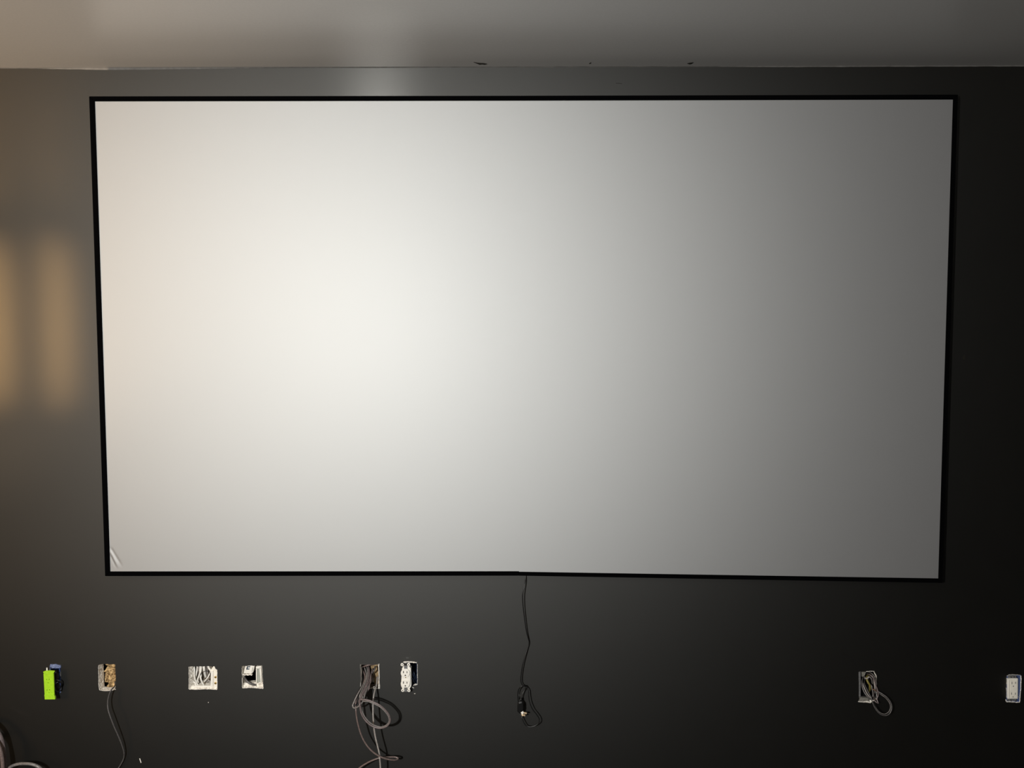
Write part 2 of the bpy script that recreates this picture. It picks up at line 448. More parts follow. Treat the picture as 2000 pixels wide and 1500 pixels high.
# stretcher rail behind the fabric
rl = MB(); rl.prism(polyxz([(1006, 196), (1022, 196), (1020, 1116), (1006, 1116)], 0.03), -0.035, -0.012); rl.build('centre_brace', M['steel'], scr)
for px in (500, 1500):
    p = W(px, 225, 0.0); MB().box((p.x, -0.006, p.z), (0.06, 0.0115, 0.03)).build('wall_bracket', M['steel'], scr)

# ------------------------------------------------------------------ small builders
LAID = []                                   # (point, radius) of every cable laid so far
def clear_of_others(pts, r):
    """nudge a cable's course off the cables that lie there already"""
    if LAID:
        kd_ = KDTree(len(LAID))
        for i, (p, _) in enumerate(LAID): kd_.insert(p, i)
        kd_.balance()
        for it in range(14):
            moved = False
            push = [Vector((0, 0, 0)) for _ in pts]
            for i, p in enumerate(pts):
                for (q, k, d) in kd_.find_range(p, r + 0.0062):
                    need = (r + LAID[k][1])*1.06 - d
                    if need > 0:
                        v = p - q; v.y *= 1.6
                        if v.length < 1e-5: v = Vector((0, -1, 0))
                        w_ = v.normalized()*need*0.6
                        if w_.length > push[i].length: push[i] = w_
                        moved = True
            if not moved: break
            m_ = len(pts)
            for i in range(m_):
                a = push[max(0, i-1)]; b = push[min(m_-1, i+1)]
                pts[i] = pts[i] + push[i]*0.7 + (a + b)*0.2
    for i in range(len(pts)):
        LAID.append((pts[i].copy(), r))
        if i: LAID.append(((pts[i]+pts[i-1])/2, r))
    return pts

def cable(name, pp, r, mt, label, group=None, per=8, flat=1.0, n=8, cat='cable'):
    o = MB().tube(clear_of_others(path(pp, per), r), r, n, flat=flat).build(name, mt, smooth=True)
    return tagged(o, label, cat, group)

def open_box(name, x0, z0, x1, z1, yf, yb, t, mt, parent):
    """five-sided tray open to the room"""
    b = MB()
    b.box(((x0+x1)/2, yb, (z0+z1)/2), (x1-x0, t, z1-z0))
    ym = (yf+yb)/2; L = abs(yb-yf)
    b.box((x0+t/2, ym, (z0+z1)/2), (t, L, z1-z0)); b.box((x1-t/2, ym, (z0+z1)/2), (t, L, z1-z0))
    b.box(((x0+x1)/2, ym, z0+t/2), (x1-x0-2*t, L, t)); b.box(((x0+x1)/2, ym, z1-t/2), (x1-x0-2*t, L, t))
    return b.build(name, mt, parent)

def ebox(px0, py0, px1, py1, mt, label, group='electrical boxes set in the wall', yf=0.0, yb=0.07, tabs=True, name='electrical_box'):
    x0, z1 = xz(px0, py0); x1, z0 = xz(px1, py1)
    t = thing(name, ((x0+x1)/2, 0.03, z0), label, 'electrical box', group)
    open_box('shell', x0, z0, x1, z1, yf, yb, 0.0022, mt, t)
    if tabs:
        for zz in (z0+0.0055, z1-0.0055):
            MB().prism(circ((x0+x1)/2, zz, 0.004, 10), yf+0.002, yf+0.02).build('screw_boss', mt, t)
    return t

# ------------------------------------------------------------------ box with lime green covered receptacle
drywall_edge('green', (0.4, 0.3, 0.4, 0.3), 0.006, None, 11)
ebox(97.6, 1299.6, 118.4, 1353.2, M['blue'], 'blue plastic box behind the lime green covered receptacle', yf=-0.001, yb=0.065, group=None)
lipb = MB()
lipb.prism(polyxz([(98,1297.5),(104,1298),(108,1297),(113,1299),(118.3,1300),(118.3,1305),(98,1305.5)], 0.004), -0.004, -0.0005, bev=0.0006)
o = lipb.build('box_flange', mat('scuffed_blue_plastic', (0.22, 0.26, 0.40), 0.35, 0.5, 0.35, 260, 0.4, c2=(0.06, 0.08, 0.18)))
tagged(o, 'scuffed pale blue box flange above the lime green cover', 'flange')

g = thing('covered_receptacle', W(97, 1366, 0.03), 'wall receptacle masked by a lime green protective cover, dangling from its box', 'receptacle')
dF = 0.040
Rz = Matrix.Rotation(0, 3, 'Y')
cv = MB()
cv.prism(polyxz([(84.6,1316),(87,1313.5),(103,1313.5),(104.6,1316),(106.2,1362),(106.6,1366),(87.2,1366),(87,1360)], dF), -dF, -dF+0.004, bev=0.0012)
cover = cv.build('cover', M['lime'], g)
fl = MB(); fl.prism(polyxz([(83.6,1312.6),(87,1311),(96,1310.2),(104,1310.8),(106,1312.2),(103.6,1316.5),(86,1317)], dF+0.002), -dF-0.002, -dF+0.004, bev=0.001)
fl.build('cover_flap', M['lime'], cover)
fl = MB(); fl.prism(polyxz([(86.2,1357.2),(104.6,1356.4),(107.2,1362.6),(107.2,1366.2),(87,1366.4),(86.6,1361)], dF+0.0025), -dF-0.0025, -dF+0.004, bev=0.001)
fl.build('cover_flap', M['lime'], cover)
for (x, y, w, h) in ((91.2,1327,1.6,2.6),(96.2,1327,1.6,2.6),(94,1333.6,2.6,1.3),(92,1347.6,1.6,2.4),(96.8,1347.2,1.6,2.4),(96,1353,2.2,1.3)):
    cx_, cz_ = xz(x, y, dF); MB().prism(rect(cx_, cz_, w*0.00155, h*0.00155), -dF-0.0006, -dF+0.001).build('slot', M['limedark'], cover)
bd = MB(); bd.prism(polyxz([(85.5,1317),(103,1317),(104.6,1361),(88,1361)], dF), -dF+0.004, -0.006); bd.build('body', M['slot'], g)
yk = MB(); yk.prism(polyxz([(90.4,1304.2),(92.6,1304.2),(92.8,1312),(90.6,1312)], 0.036), -0.036, -0.0345); yk.build('yoke_ear', M['white'], g)
for k, pp in enumerate(([(104,1318,.028),(109,1313.5,.03),(113,1318,.018),(114.5,1328,.004),(112,1340,-.02)],
                        [(106,1322,.02),(107.5,1332,.03),(107,1342,.032),(110,1349.5,.028),(115,1350.5,.02),(119,1346,.012),(119.6,1334,.006),(116,1326,-.01),(112,1322,-.03)],
                        [(105.5,1330,.018),(112,1328,.026),(118.5,1332.5,.022),(119.4,1340,.016),(114,1344,.004),(111,1347,-.02)],
                        [(104.5,1340,.02),(108,1336,.03),(113,1332.5,.028),(116,1337,.02),(116.5,1345,.01),(113,1350,-.02)])):
    MB().tube(clear_of_others(path(pp), 0.0019), 0.0019, 7).build('lead_wire', M['blackwire'], g, smooth=True)

# ------------------------------------------------------------------ hole with tan insulation
drywall_edge('insul', (2.2, 0.3, 0.0, 0.6), 0.028, [([(192.6,1302),(192.8,1325),(193.2,1340),(194.5,1347.5)], 1.0), ([(194.5,1347.5),(206,1349.4),(222,1347.6)], 1.1), ([(224,1345.2),(226,1346.8)], 1.0)], 12)
ins = MB(); nx, nz = 30, 40
xa, za = xz(196, 1292); xb, zb = xz(234, 1352)
for j in range(nz+1):
    for i in range(nx+1):
        x = xa+(xb-xa)*i/nx; z = za+(zb-za)*j/nz
        h = noise.fractal(Vector((x*60, 2.0, z*38)), 0.8, 2.1, 5)*0.028 + 0.012*noise.noise(Vector((x*120, 0, z*85)))
        ins.v.append(Vector((x, 0.036 - h + 0.03*max(0, (j < 6)*(1-j/6)), z)))
        if i and j:
            b = (j-1)*(nx+1)+i-1; ins.f.append((b, b+1, b+nx+2, b+nx+1)); ins.mi.append(0)
for (i, j) in ((0,0),(nx,0),(nx,nz),(0,nz)):
    ins.v.append(Vector((xa+(xb-xa)*i/nx, 0.10, za+(zb-za)*j/nz)))
q = (nx+1)*(nz+1)
edge = [list(range(0, nx+1)), [i*(nx+1)+nx for i in range(nz+1)], list(range(nz*(nx+1)+nx, nz*(nx+1)-1, -1)), [i*(nx+1) for i in range(nz, -1, -1)]]
for k, e in enumerate(edge):
    for a, b in zip(e, e[1:]):
        ins.f.append((a, q+k, b)); ins.mi.append(0)
    ins.f.append((e[-1], q+k, q+(k+1) % 4)); ins.mi.append(0)
o = ins.build('insulation_batt', M['insul'], smooth=True); tagged(o, 'tan fibrous insulation filling a ragged hole in the wall', 'insulation')
cable('grey_cable', [(224,1328,-.035),(225,1337,-.012),(222.5,1342,.010),(217,1348,.028),(213,1358,.031),(210.8,1368,.033),(210.6,1378,.036),(212,1388,.040),(216.5,1402,.043),(224,1421,.040),(232,1439,.034),(238.8,1456,.026),(242.3,1470,.018),(241.6,1481,.012),(237,1491,.010),(230.5,1501,.010),(218,1514,.012),(205,1530,.014),(196,1541,.016)],
      0.0031, M['greydark'], 'dark grey cable hanging down from the insulation-filled hole', flat=0.75)

# ------------------------------------------------------------------ double-gang hole full of white cables
drywall_edge('double', (6.5, 0.3, 0.5, 5.5), 0.024, [([(369.2,1303),(369.6,1330),(368.8,1345)], 1.2), ([(368.8,1345.4),(382,1346.8),(399,1345.8),(412,1346),(424,1346.6)], 1.2), ([(421.4,1307),(424.2,1308.5),(424.3,1330),(424.3,1346)], 1.0), ([(371,1302.4),(376,1302)], .7)], 13)
br = thing('cable_bracket', W(417, 1346, 0.0), 'white two-gang bracket with brass screws in the hole crowded with white cables', 'bracket')
b = MB(); b.prism(polyxz([(411,1309),(416,1302),(424.8,1306),(425.3,1343),(411.5,1343)], 0), 0.004, 0.012); b.build('flange', M['ivory'], br)
b = MB(); b.prism(polyxz([(412,1312),(416.2,1310),(415.8,1341),(411.2,1341)], 0), 0.000, 0.045); b.build('side_rail', M['white'], br)
b = MB(); b.prism(polyxz([(373,1341),(424,1340.5),(424,1346),(373,1346)], 0), 0.006, 0.05); b.build('bottom_rail', M['white'], br)
for (x, y) in ((420.3,1323.2),(420.3,1335)):
    cx_, cz_ = xz(x, y)
    sc = MB().prism(circ(cx_, cz_, 0.0042, 12), 0.0005, 0.006, bev=0.0010).build('screw', M['brass'], br)
    MB().box((cx_, 0.0004, cz_), (0.0065, 0.0008, 0.0011), Matrix.Rotation(0.6, 3, 'Y')).build('slot', M['slot'], sc)
b = MB(); b.prism(polyxz([(366,1296),(428,1296),(428,1350),(366,1350)], -.05), 0.056, 0.06); o = b.build('backing_board', mat('drab_board', (0.24,0.20,0.15), 0.9, 0.1, 0.5, 60, 0.3, c2=(0.05,0.04,0.03))); tagged(o, 'drab brown board deep behind the crowded white cables', 'board')
for pp, r_, mt, lb in (
    ([(379,1296,-.03),(380,1308,-.018),(379.5,1318,-.012),(381,1326,-.010),(384.5,1334,-.012),(389,1341,-.018),(394,1348,-.03)], .0027, 'whitecable', 'slim white cable bowing down nearest the broken gypsum edge of the double-width hole'),
    ([(383,1347,-.03),(385,1335,-.014),(386.5,1326,-.010),(390,1317,-.008),(392.5,1308,-.014),(394,1294,-.03)], .0034, 'whitecable', 'white cable sweeping from bottom to top under the thin black wire'),
    ([(390.5,1298,-.03),(391,1310,-.016),(391.5,1322,-.009),(394,1331,-.006),(398,1338,-.008),(401,1346,-.02)], .0032, 'whitecable', 'white cable curving down to the bottom rail below the thin black wire'),
    ([(413,1308,-.02),(410,1315,-.012),(406,1323,-.010),(400.5,1329.5,-.016),(396,1334,-.03)], .0030, 'whitecable', 'white cable slanting diagonally away from the white side rail'),
    ([(387.5,1294,-.03),(388.5,1304,-.02),(389.5,1312,-.02),(388,1322,-.026),(384,1334,-.03)], .0032, 'pale', 'pale grey cable behind the white cables of the double-width hole'),
    ([(397,1294,-.03),(398.5,1304,-.016),(399.5,1312,-.018),(402,1322,-.03)], .0050, 'whitecable', 'thick white cable stub hanging inside the arch of the thin black wire'),
    ([(406,1294,-.03),(407.5,1303,-.014),(411.5,1309,-.012),(416,1313,-.02)], .0042, 'whitecable', 'white cable bending behind the top of the white side rail'),
    ([(385,1294,-.035),(385.5,1304,-.024),(384,1314,-.022),(381.5,1325,-.026),(378,1338,-.035)], .0034, 'whitecable', 'white cable leaning behind the slim bowed one in the double-width hole'),
    ([(401.5,1294,-.038),(403,1303,-.030),(405,1312,-.030),(404,1322,-.036)], .0040, 'pale', 'pale grey cable stub beside the thick white one'),
    ([(403,1334,-.035),(407,1329,-.020),(410.5,1331,-.02)], .0034, 'pale', 'short pale grey cable end low against the white side rail'),
    ([(374.5,1340,-.03),(378,1332,-.018),(383,1336,-.014),(388,1344,-.016)], .0030, 'whitecable', 'short humped white cable resting on the bottom rail')):
    cable('white_cable', pp, r_, M[mt], lb)
cable('black_wire', [(391,1318,-.006),(393,1314.5,-.003),(398,1311.5,-.001),(404,1311.2,-.001),(409,1314,-.003),(411,1318,-.006)], .0009, M['blackwire'], 'thin black wire arched over the white cables in the hole', cat='wire')

# ------------------------------------------------------------------ hole with white plate carrying a navy mark
drywall_edge('plate', (2.0, 0.3, 0.5, 6.0), 0.024, [([(472.8,1305),(473,1318)], .8), ([(473.2,1324),(473.4,1342)], 1.0), ([(476,1343.6),(490,1342.8),(503,1343.6),(514,1345)], 1.3), ([(511.6,1300),(512.6,1322),(514.4,1344)], .8)], 14)
ad = thing('adapter_block', W(485, 1316, 0.0), 'tilted white plastic block with navy square mark inside a wall hole', 'adapter')
b = MB(); b.prism(polyxz([(479,1300.4),(497.5,1299.8),(494,1313.5),(490,1316.5),(475,1315.4)], 0), 0.002, 0.035, bev=0.001); blk = b.build('block', M['white'], ad)
b = MB()
for pp in ([(482,1302),(488.6,1301.6),(488.2,1303.4),(481.6,1303.8)], [(482,1302),(484,1301.9),(482.6,1308),(480.6,1308)], [(480.8,1306.2),(487.2,1306),(486.8,1307.8),(480.6,1308)]):
    b.prism(polyxz(pp, 0), 0.0013, 0.003)
b.build('navy_mark', M['ink'], blk)
b = MB(); b.prism(polyxz([(492.8,1304),(494.4,1303.6),(492.8,1312.6),(491.2,1312.6)], 0), 0.0014, 0.003); b.build('seam', M['sage'], blk)
b = MB()
for i in range(7):
    p = W(476+2.6*i, 1317+0.4*math.sin(i*2.2), -0.004); b.box(p, (.0052, .008, .0042), Matrix.Rotation(i*0.7, 3, 'Y'))
b.build('broken_rim', M['gypsum'], ad)
pl = thing('bracket_plate', W(505, 1335, 0.0), 'upright white bracket with sage grey panel beside the navy-marked block', 'bracket')
b = MB()
for pp in ([(499.5,1302.5),(509.8,1301),(510,1305.5),(499.5,1306.5)], [(499.5,1306),(501.5,1306),(501.2,1334),(499.6,1334)], [(506,1305),(509.8,1305),(511,1334),(509.2,1334)]):
    b.prism(polyxz(pp, 0), 0.002, 0.02)
b.build('rim', M['white'], pl)
b = MB(); b.prism(polyxz([(501,1305.5),(506.5,1305),(509.6,1333.5),(501,1333.5)], 0), 0.006, 0.02); b.build('panel', M['sage'], pl)
b = MB(); b.prism(polyxz([(473.5,1337),(514,1334),(514.4,1343),(474,1343)], 0), 0.010, 0.03); b.build('sill', M['gypsum'], pl)
cable('grey_cable', [(476,1318,-.03),(479,1326,-.012),(485,1332.5,-.006),(493,1336.5,-.006),(500,1337.5,-.012),(508,1336,-.03)], .0042, M['greydark'], 'short dark grey cable sagging below the navy-marked block')

# ------------------------------------------------------------------ hole with the cable bundle
drywall_edge('bundle', (2.0, 1.0, 3.6, 1.2), 0.013, [([(739.6,1297.5),(740.6,1320),(740,1344.5)], 1.9), ([(736,1344.6),(742,1344.4)], 1.2), ([(722.5,1344.6),(728,1342.8),(731.5,1341)], 1.3)], 15)
st = MB(); st.prism(polyxz([(724,1288),(746,1288),(746,1352),(731,1352),(731,1316),(724,1312)], -.05), 0.05, 0.12); o = st.build('wall_stud', M['wood']); tagged(o, 'pale wooden stud inside the hole with the thick cable bundle', 'stud')
bs_ = thing('plaster_ring', W(722, 1346, 0), 'metal mounting ring inside the hole of the thick cable bundle', 'mounting ring')
(rx0, rz0), (rx1, rz1) = xz(704.6, 1344.4), xz(738.5, 1298)
for (c, sz) in (((rx0, .018, (rz0+rz1)/2), (.0018, .032, rz1-rz0)), ((rx1, .018, (rz0+rz1)/2), (.0018, .032, rz1-rz0)), (((rx0+rx1)/2, .018, rz0), (rx1-rx0, .032, .0018)), (((rx0+rx1)/2, .018, rz1), (rx1-rx0, .032, .0018))):
    MB().box(c, sz).build('ring_side', M['greydark'], bs_)
BG = 'cables spilling from the bundle hole'
cable('bundled_cable', [(712,1304,-.04),(716,1318,-.012),(713,1331,.016),(705,1345,.050),(697.5,1358,.070),(691.5,1371,.080),(689.2,1377.5,.084),(690.4,1382,.088),(695,1382.6,.092),(701,1379,.095),(706,1373.5,.096),(709,1369,.09),(713,1356,.07),(719,1340,.03),(724,1324,-.02)], .0030, M['grey'], 'grey cable folded into a tight hairpin under the bundle hole')
cable('bundled_cable', [(708,1306,-.04),(713,1322,-.012),(709,1338,.018),(701.5,1353,.05),(696,1366,.07),(694.6,1376,.082),(695,1386,.09),(696.5,1400,.09),(700.5,1419,.088),(707.5,1440,.086),(717.5,1457,.085),(729,1469,.084),(741,1477,.082),(754,1482,.076),(766,1484.2,.066),(774,1484,.055),(777.5,1481,.046),(771,1478.6,.044),(760,1478.8,.05),(748,1479.6,.058),(737,1481.6,.060),(725,1486.2,.060),(713,1492.5,.058),(702,1500,.056),(690,1512,.05),(680,1530,.04)], .0030, M['rust'], 'brownish grey cable swinging in a long curve and doubling back below the bundle hole')
cable('bundled_cable', [(720,1302,-.04),(721,1318,-.01),(717,1333,.022),(709.5,1350,.06),(703.5,1364,.085),(701.4,1370.5,.094),(704,1373.5,.1),(702.6,1367.5,.104),(709,1366.4,.108),(720,1367.8,.112),(732,1372.4,.116),(744,1379,.118),(754,1388.5,.118),(760.5,1398,.118),(762,1408,.116),(757.5,1416.5,.114),(748,1421.4,.112),(737,1421.6,.110),(724,1416.5,.108),(713,1406,.106),(706,1393.5,.104),(703.6,1380,.102),(706,1366,.086),(713,1350,.056),(720,1334,.02),(724,1318,-.02)], .0029, M['mauve'], 'mauve grey cable coiled into a wide loop below the bundle hole')
cable('bundled_cable', [(716,1300,-.04),(719,1316,-.012),(716,1330,.016),(708,1346,.054),(704,1360,.078),(704.6,1376,.094),(708,1391,.10),(715,1404,.104),(726,1415,.106),(738,1419.6,.106),(748,1419.4,.106),(756,1415,.108),(760,1408,.110),(758.6,1399,.112),(752.4,1390,.112),(743,1381,.110),(731,1374.6,.106),(719,1370,.10),(709,1369,.094),(708,1360,.076),(715,1345,.04),(721,1328,-.01)], .0024, M['grey'], 'grey cable running inside the mauve coiled loop')
cable('bundled_cable', [(737,1322,-.03),(736,1335,-.004),(733,1346,.022),(730.2,1358,.046),(729,1368,.058),(728.6,1380,.064),(728.8,1398,.07),(730.2,1418,.074),(733,1438,.076),(737,1455,.078),(740.6,1470,.08),(742,1484,.08),(743.2,1500,.078),(744,1520,.07),(742,1545,.05)], .0031, M['pale'], 'pale grey cable dropping almost straight down from the bundle hole')
cable('bundled_cable', [(728,1306,-.04),(724,1320,-.01),(722,1334,.020),(716,1350,.052),(710.5,1362,.074),(708,1366.5,.08),(712,1357,.066),(719,1344,.03),(725,1330,-.01),(729,1316,-.04)], .0028, M['mauve'], 'short mauve grey cable doubled over just under the bundle hole')
cable('bundled_cable', [(707,1303,-.03),(713,1301,-.006),(722,1298.6,-.006),(731,1297.5,-.03)], .0030, M['rust'], 'brown cable crossing the top of the bundle hole')
cable('bundled_cable', [(733,1302,-.03),(731,1309,-.012),(727,1315,-.02)], .0032, M['greydark'], 'dark cable stub by the wooden stud in the bundle hole')
cable('bundled_cable', [(706,1310,-.05),(710,1325,-.012),(706.5,1340,.02),(699,1354,.052),(692.5,1367,.072),(690.5,1374,.08),(693,1378,.086),(698,1372,.08),(704,1358,.06),(711,1342,.02),(717,1326,-.03)], .0026, M['blackwire'], 'black cable doubled back at the edge of the bundle')

# ------------------------------------------------------------------ duplex receptacle hanging beside its box
drywall_edge('duplex', (0.6, 0.6, 0.8, 0.6), 0.010, [([(788,1293.5),(796,1292.6),(806,1293.4),(813.5,1294)], 2.6), ([(815.3,1297),(815.6,1318),(815.4,1336)], .8), ([(815,1337.4),(808,1338.2),(806,1340)], 1.0), ([(803,1342.5),(805,1341.8),(808.5,1343.8)], 1.4)], 16)
ebox(787, 1294, 814.6, 1341, M['navy'], 'navy plastic box behind the white duplex receptacle', yf=0.001, yb=0.07, group=None)
for k, pp in enumerate(([(806,1302,-.04),(808,1312,-.008),(811.5,1323,-.006),(812.5,1331,-.03)], [(803,1318,.01),(806,1316,.004),(810,1326,-.004),(813,1332,-.03)], [(803,1326,.01),(806,1325,.006),(808.5,1331,-.004),(810,1337,-.03)])):
    cable('lead_wire', pp, .0017, M['navy'], ('navy wire hanging at the back of the box behind the duplex receptacle', 'navy wire joined beside the upper half of the duplex receptacle', 'navy wire joined beside the lower half of the duplex receptacle')[k], None, cat='wire')
dp = 0.030
rc = thing('duplex_receptacle', W(793, 1352, 0.02), 'white duplex receptacle with two round faces, unscrewed beside the cable bundle', 'receptacle')
s_ = (W(801, 1320, dp) - W(791, 1320, dp)).length/10      # metres per picture unit at this depth
b = MB(); b.prism(polyxz([(785,1306),(788,1301.5),(799,1301.5),(802.6,1306),(803.4,1340),(800,1346),(786,1346),(783,1340)], dp-.006), -dp+.006, -0.003, bev=.0015); b.build('body', M['white'], rc)
b = MB(); b.prism(polyxz([(789,1296),(795.5,1296),(795.5,1351),(789.5,1351)], dp-.004), -dp+.004, -dp+.006); b.build('yoke', M['steel'], rc)
for (x, y) in ((785.4,1298.4),(798,1298.2),(786.6,1348.6),(798.6,1348.8)):
    cx_, cz_ = xz(x, y, dp-.003)
    e = MB().prism(circ(cx_, cz_, 3.1*s_, 14), -dp+.003, -dp+.0055, bev=.0006).build('mounting_ear', M['white'], rc)
    MB().prism(circ(cx_, cz_, 1.05*s_, 10), -dp+.0026, -dp+.004).build('hole', M['slot'], e)
b = MB(); b.prism(polyxz([(789,1296.5),(795,1296.5),(794.4,1300),(789.6,1300)], dp-.002), -dp+.002, -dp+.004); b.build('screw_slot', M['slot'], rc)
b = MB(); b.prism(polyxz([(784.5,1318),(801,1318),(801,1334),(784.5,1334)], dp-.002), -dp+.002, -dp+.008); b.build('bridge', M['white'], rc)
cx_, cz_ = xz(792.2, 1323.4, dp); MB().prism(circ(cx_, cz_, 1.2*s_, 10), -dp+.0012, -dp+.004).build('centre_screw', M['brass'], rc)
for (x, y) in ((791.6, 1315.2), (791.6, 1335.6)):
    cx_, cz_ = xz(x, y, dp); R = 9.0*s_
    pts = [(cx_ + R*math.cos(a), cz_ + max(-0.86*R, min(0.86*R, R*math.sin(a)))) for a in [2*math.pi*i/28 for i in range(28)]]
    f = MB().prism(pts, -dp, -dp+.006, bev=.0010).build('face', M['white'], rc)
    for (dx, dz, w, h) in ((-3.6, 2.6, 1.5, 4.4), (3.3, 2.4, 1.3, 3.8)):
        MB().prism(rect(cx_+dx*s_, cz_+dz*s_, w*s_, h*s_), -dp-.0004, -dp+.001).build('slot', M['slot'], f)
    MB().prism(circ(cx_, cz_-4.0*s_, 1.35*s_, 10), -dp-.0004, -dp+.001).build('ground_slot', M['slot'], f)

# ------------------------------------------------------------------ power cord and plug of the screen
pc = thing('power_cord', W(1027, 1126, 0.03), 'black power cord with knotted loop and plug dangling below the screen', 'power cord')
b = MB().tube(path([(1026.6,1112,.0045),(1026.6,1121,.0055),(1026.4,1132,.012),(1024.4,1142,.020),(1021.2,1158,.026),(1020.6,1168,.026),(1022,1188,.022),(1025,1212,.019),(1028.4,1234,.015),(1032,1248,.010),(1033.4,1256,.008),(1030,1268,.011),(1025.4,1282,.016),(1021,1298,.020),(1018,1316,.020),(1017.2,1328,.020),(1019,1336,.020),(1024,1340,.021),
     (1029,1343,.022),(1032,1350,.025),(1032.5,1360,.028),(1034.6,1372,.030),(1040,1385,.031),(1048,1395.5,.031),(1053,1404,.031),(1052.6,1411.4,.031),(1046,1417,.031),(1036,1419.6,.030),(1028,1417.8,.028),(1023,1411,.026),(1019.4,1402,.022),(1016,1393,.014),(1013.6,1380,.014),(1011.8,1364,.018),(1011.6,1354,.022),(1013.2,1346.5,.026),(1018,1341,.028),(1024,1339.6,.026),(1028,1341.6,.02),(1025,1347,.018),(1020,1356,.022),(1017.6,1366,.026),(1017.4,1374,.027)], 8), .0018, 8)
b.build('cord', M['black'], pc, smooth=True)
pg = MB(); pg.prism(polyxz([(1013,1372),(1019.5,1370.5),(1022.5,1374),(1023,1386),(1020.5,1391.5),(1015,1394),(1010.5,1390),(1010.4,1377)], .034), -.036, -.012, bev=.003); plug = pg.build('plug_body', M['black'], pc)
pg = MB().tube(path([(1017.5,1364,.024),(1017.4,1373,.025)], 4), .0042, 10); pg.build('strain_relief', M['black'], plug, smooth=True)
pf = MB(); pf.prism(polyxz([(1017,1391.4),(1021.5,1389),(1023.4,1392.4),(1019.4,1396.4)], .036), -.0375, -.026, bev=.001); pf.build('prong_base', M['white'], plug)
for (x, y) in ((1026.2,1392.6), (1023.2,1396.6)):
    a = W(x-2.6, y+1.2-1.6, .037); c = W(x+2.6, y+.6, .041)
    ct = (a+c)/2; dr = (c-a).normalized(); rm = dr.to_track_quat('X', 'Z').to_matrix()
    pr = MB().box(ct, ((c-a).length, .0016, .0058), rm).build('prong', M['prong'], plug)
    MB().box(W(x+.9, y+.1, .0405), (.0018, .0022, .0016), rm).build('prong_hole', M['slot'], pr)
a = W(1019,1394.6,.036); c = W(1020.6,1398.6,.040); MB().tube([a, (a+c)/2, c], .0022, 8).build('prong', M['prong'], plug)

# ------------------------------------------------------------------ hole with the dark cable tangle
drywall_edge('right', (1.0, 0.5, 0.6, 4.0), 0.013, [([(1692,1311.8),(1700,1310.8),(1707,1311.4)], 1.0), ([(1707.6,1314),(1710,1318)], 1.6), ([(1676.2,1370.4),(1686,1371),(1694,1369.5),(1699,1371.4)], 1.2), ([(1711,1322),(1713,1336)], .6)], 17)
eb = ebox(1677.6, 1311.5, 1712, 1366, M['blackwire'], 'dark box packed with tangled grey and yellow wires', yf=0.002, yb=0.07, tabs=False, group=None)  # near-black shell colour stands in for dimmer light in this hole
b = MB(); b.prism(polyxz([(1677.2,1312.5),(1680.4,1311.5),(1680.6,1360),(1678,1361)], 0), -.0015, .006); b.build('metal_lip', M['steel'], eb)
b = MB(); b.prism(polyxz([(1679,1362),(1696,1363.5),(1698,1370),(1679,1370.6)], 0), .0, .012); b.build('bottom_lip', mat('dimmed_grey_metal', (0.20, 0.19, 0.165), 0.6, 0.3, 0.3, 200, 0.3), eb)  # grey darkened to mimic the weaker light here, clamp below likewise
b = MB(); b.prism(polyxz([(1684,1311.5),(1693,1311),(1690,1320),(1685,1323)], 0), .004, .02); b.build('cable_clamp', mat('dimmed_grey_metal', (0.20, 0.19, 0.165), 0.6, 0.3, 0.3, 200, 0.3), eb)
RG = 'wires tangled in the dark box'
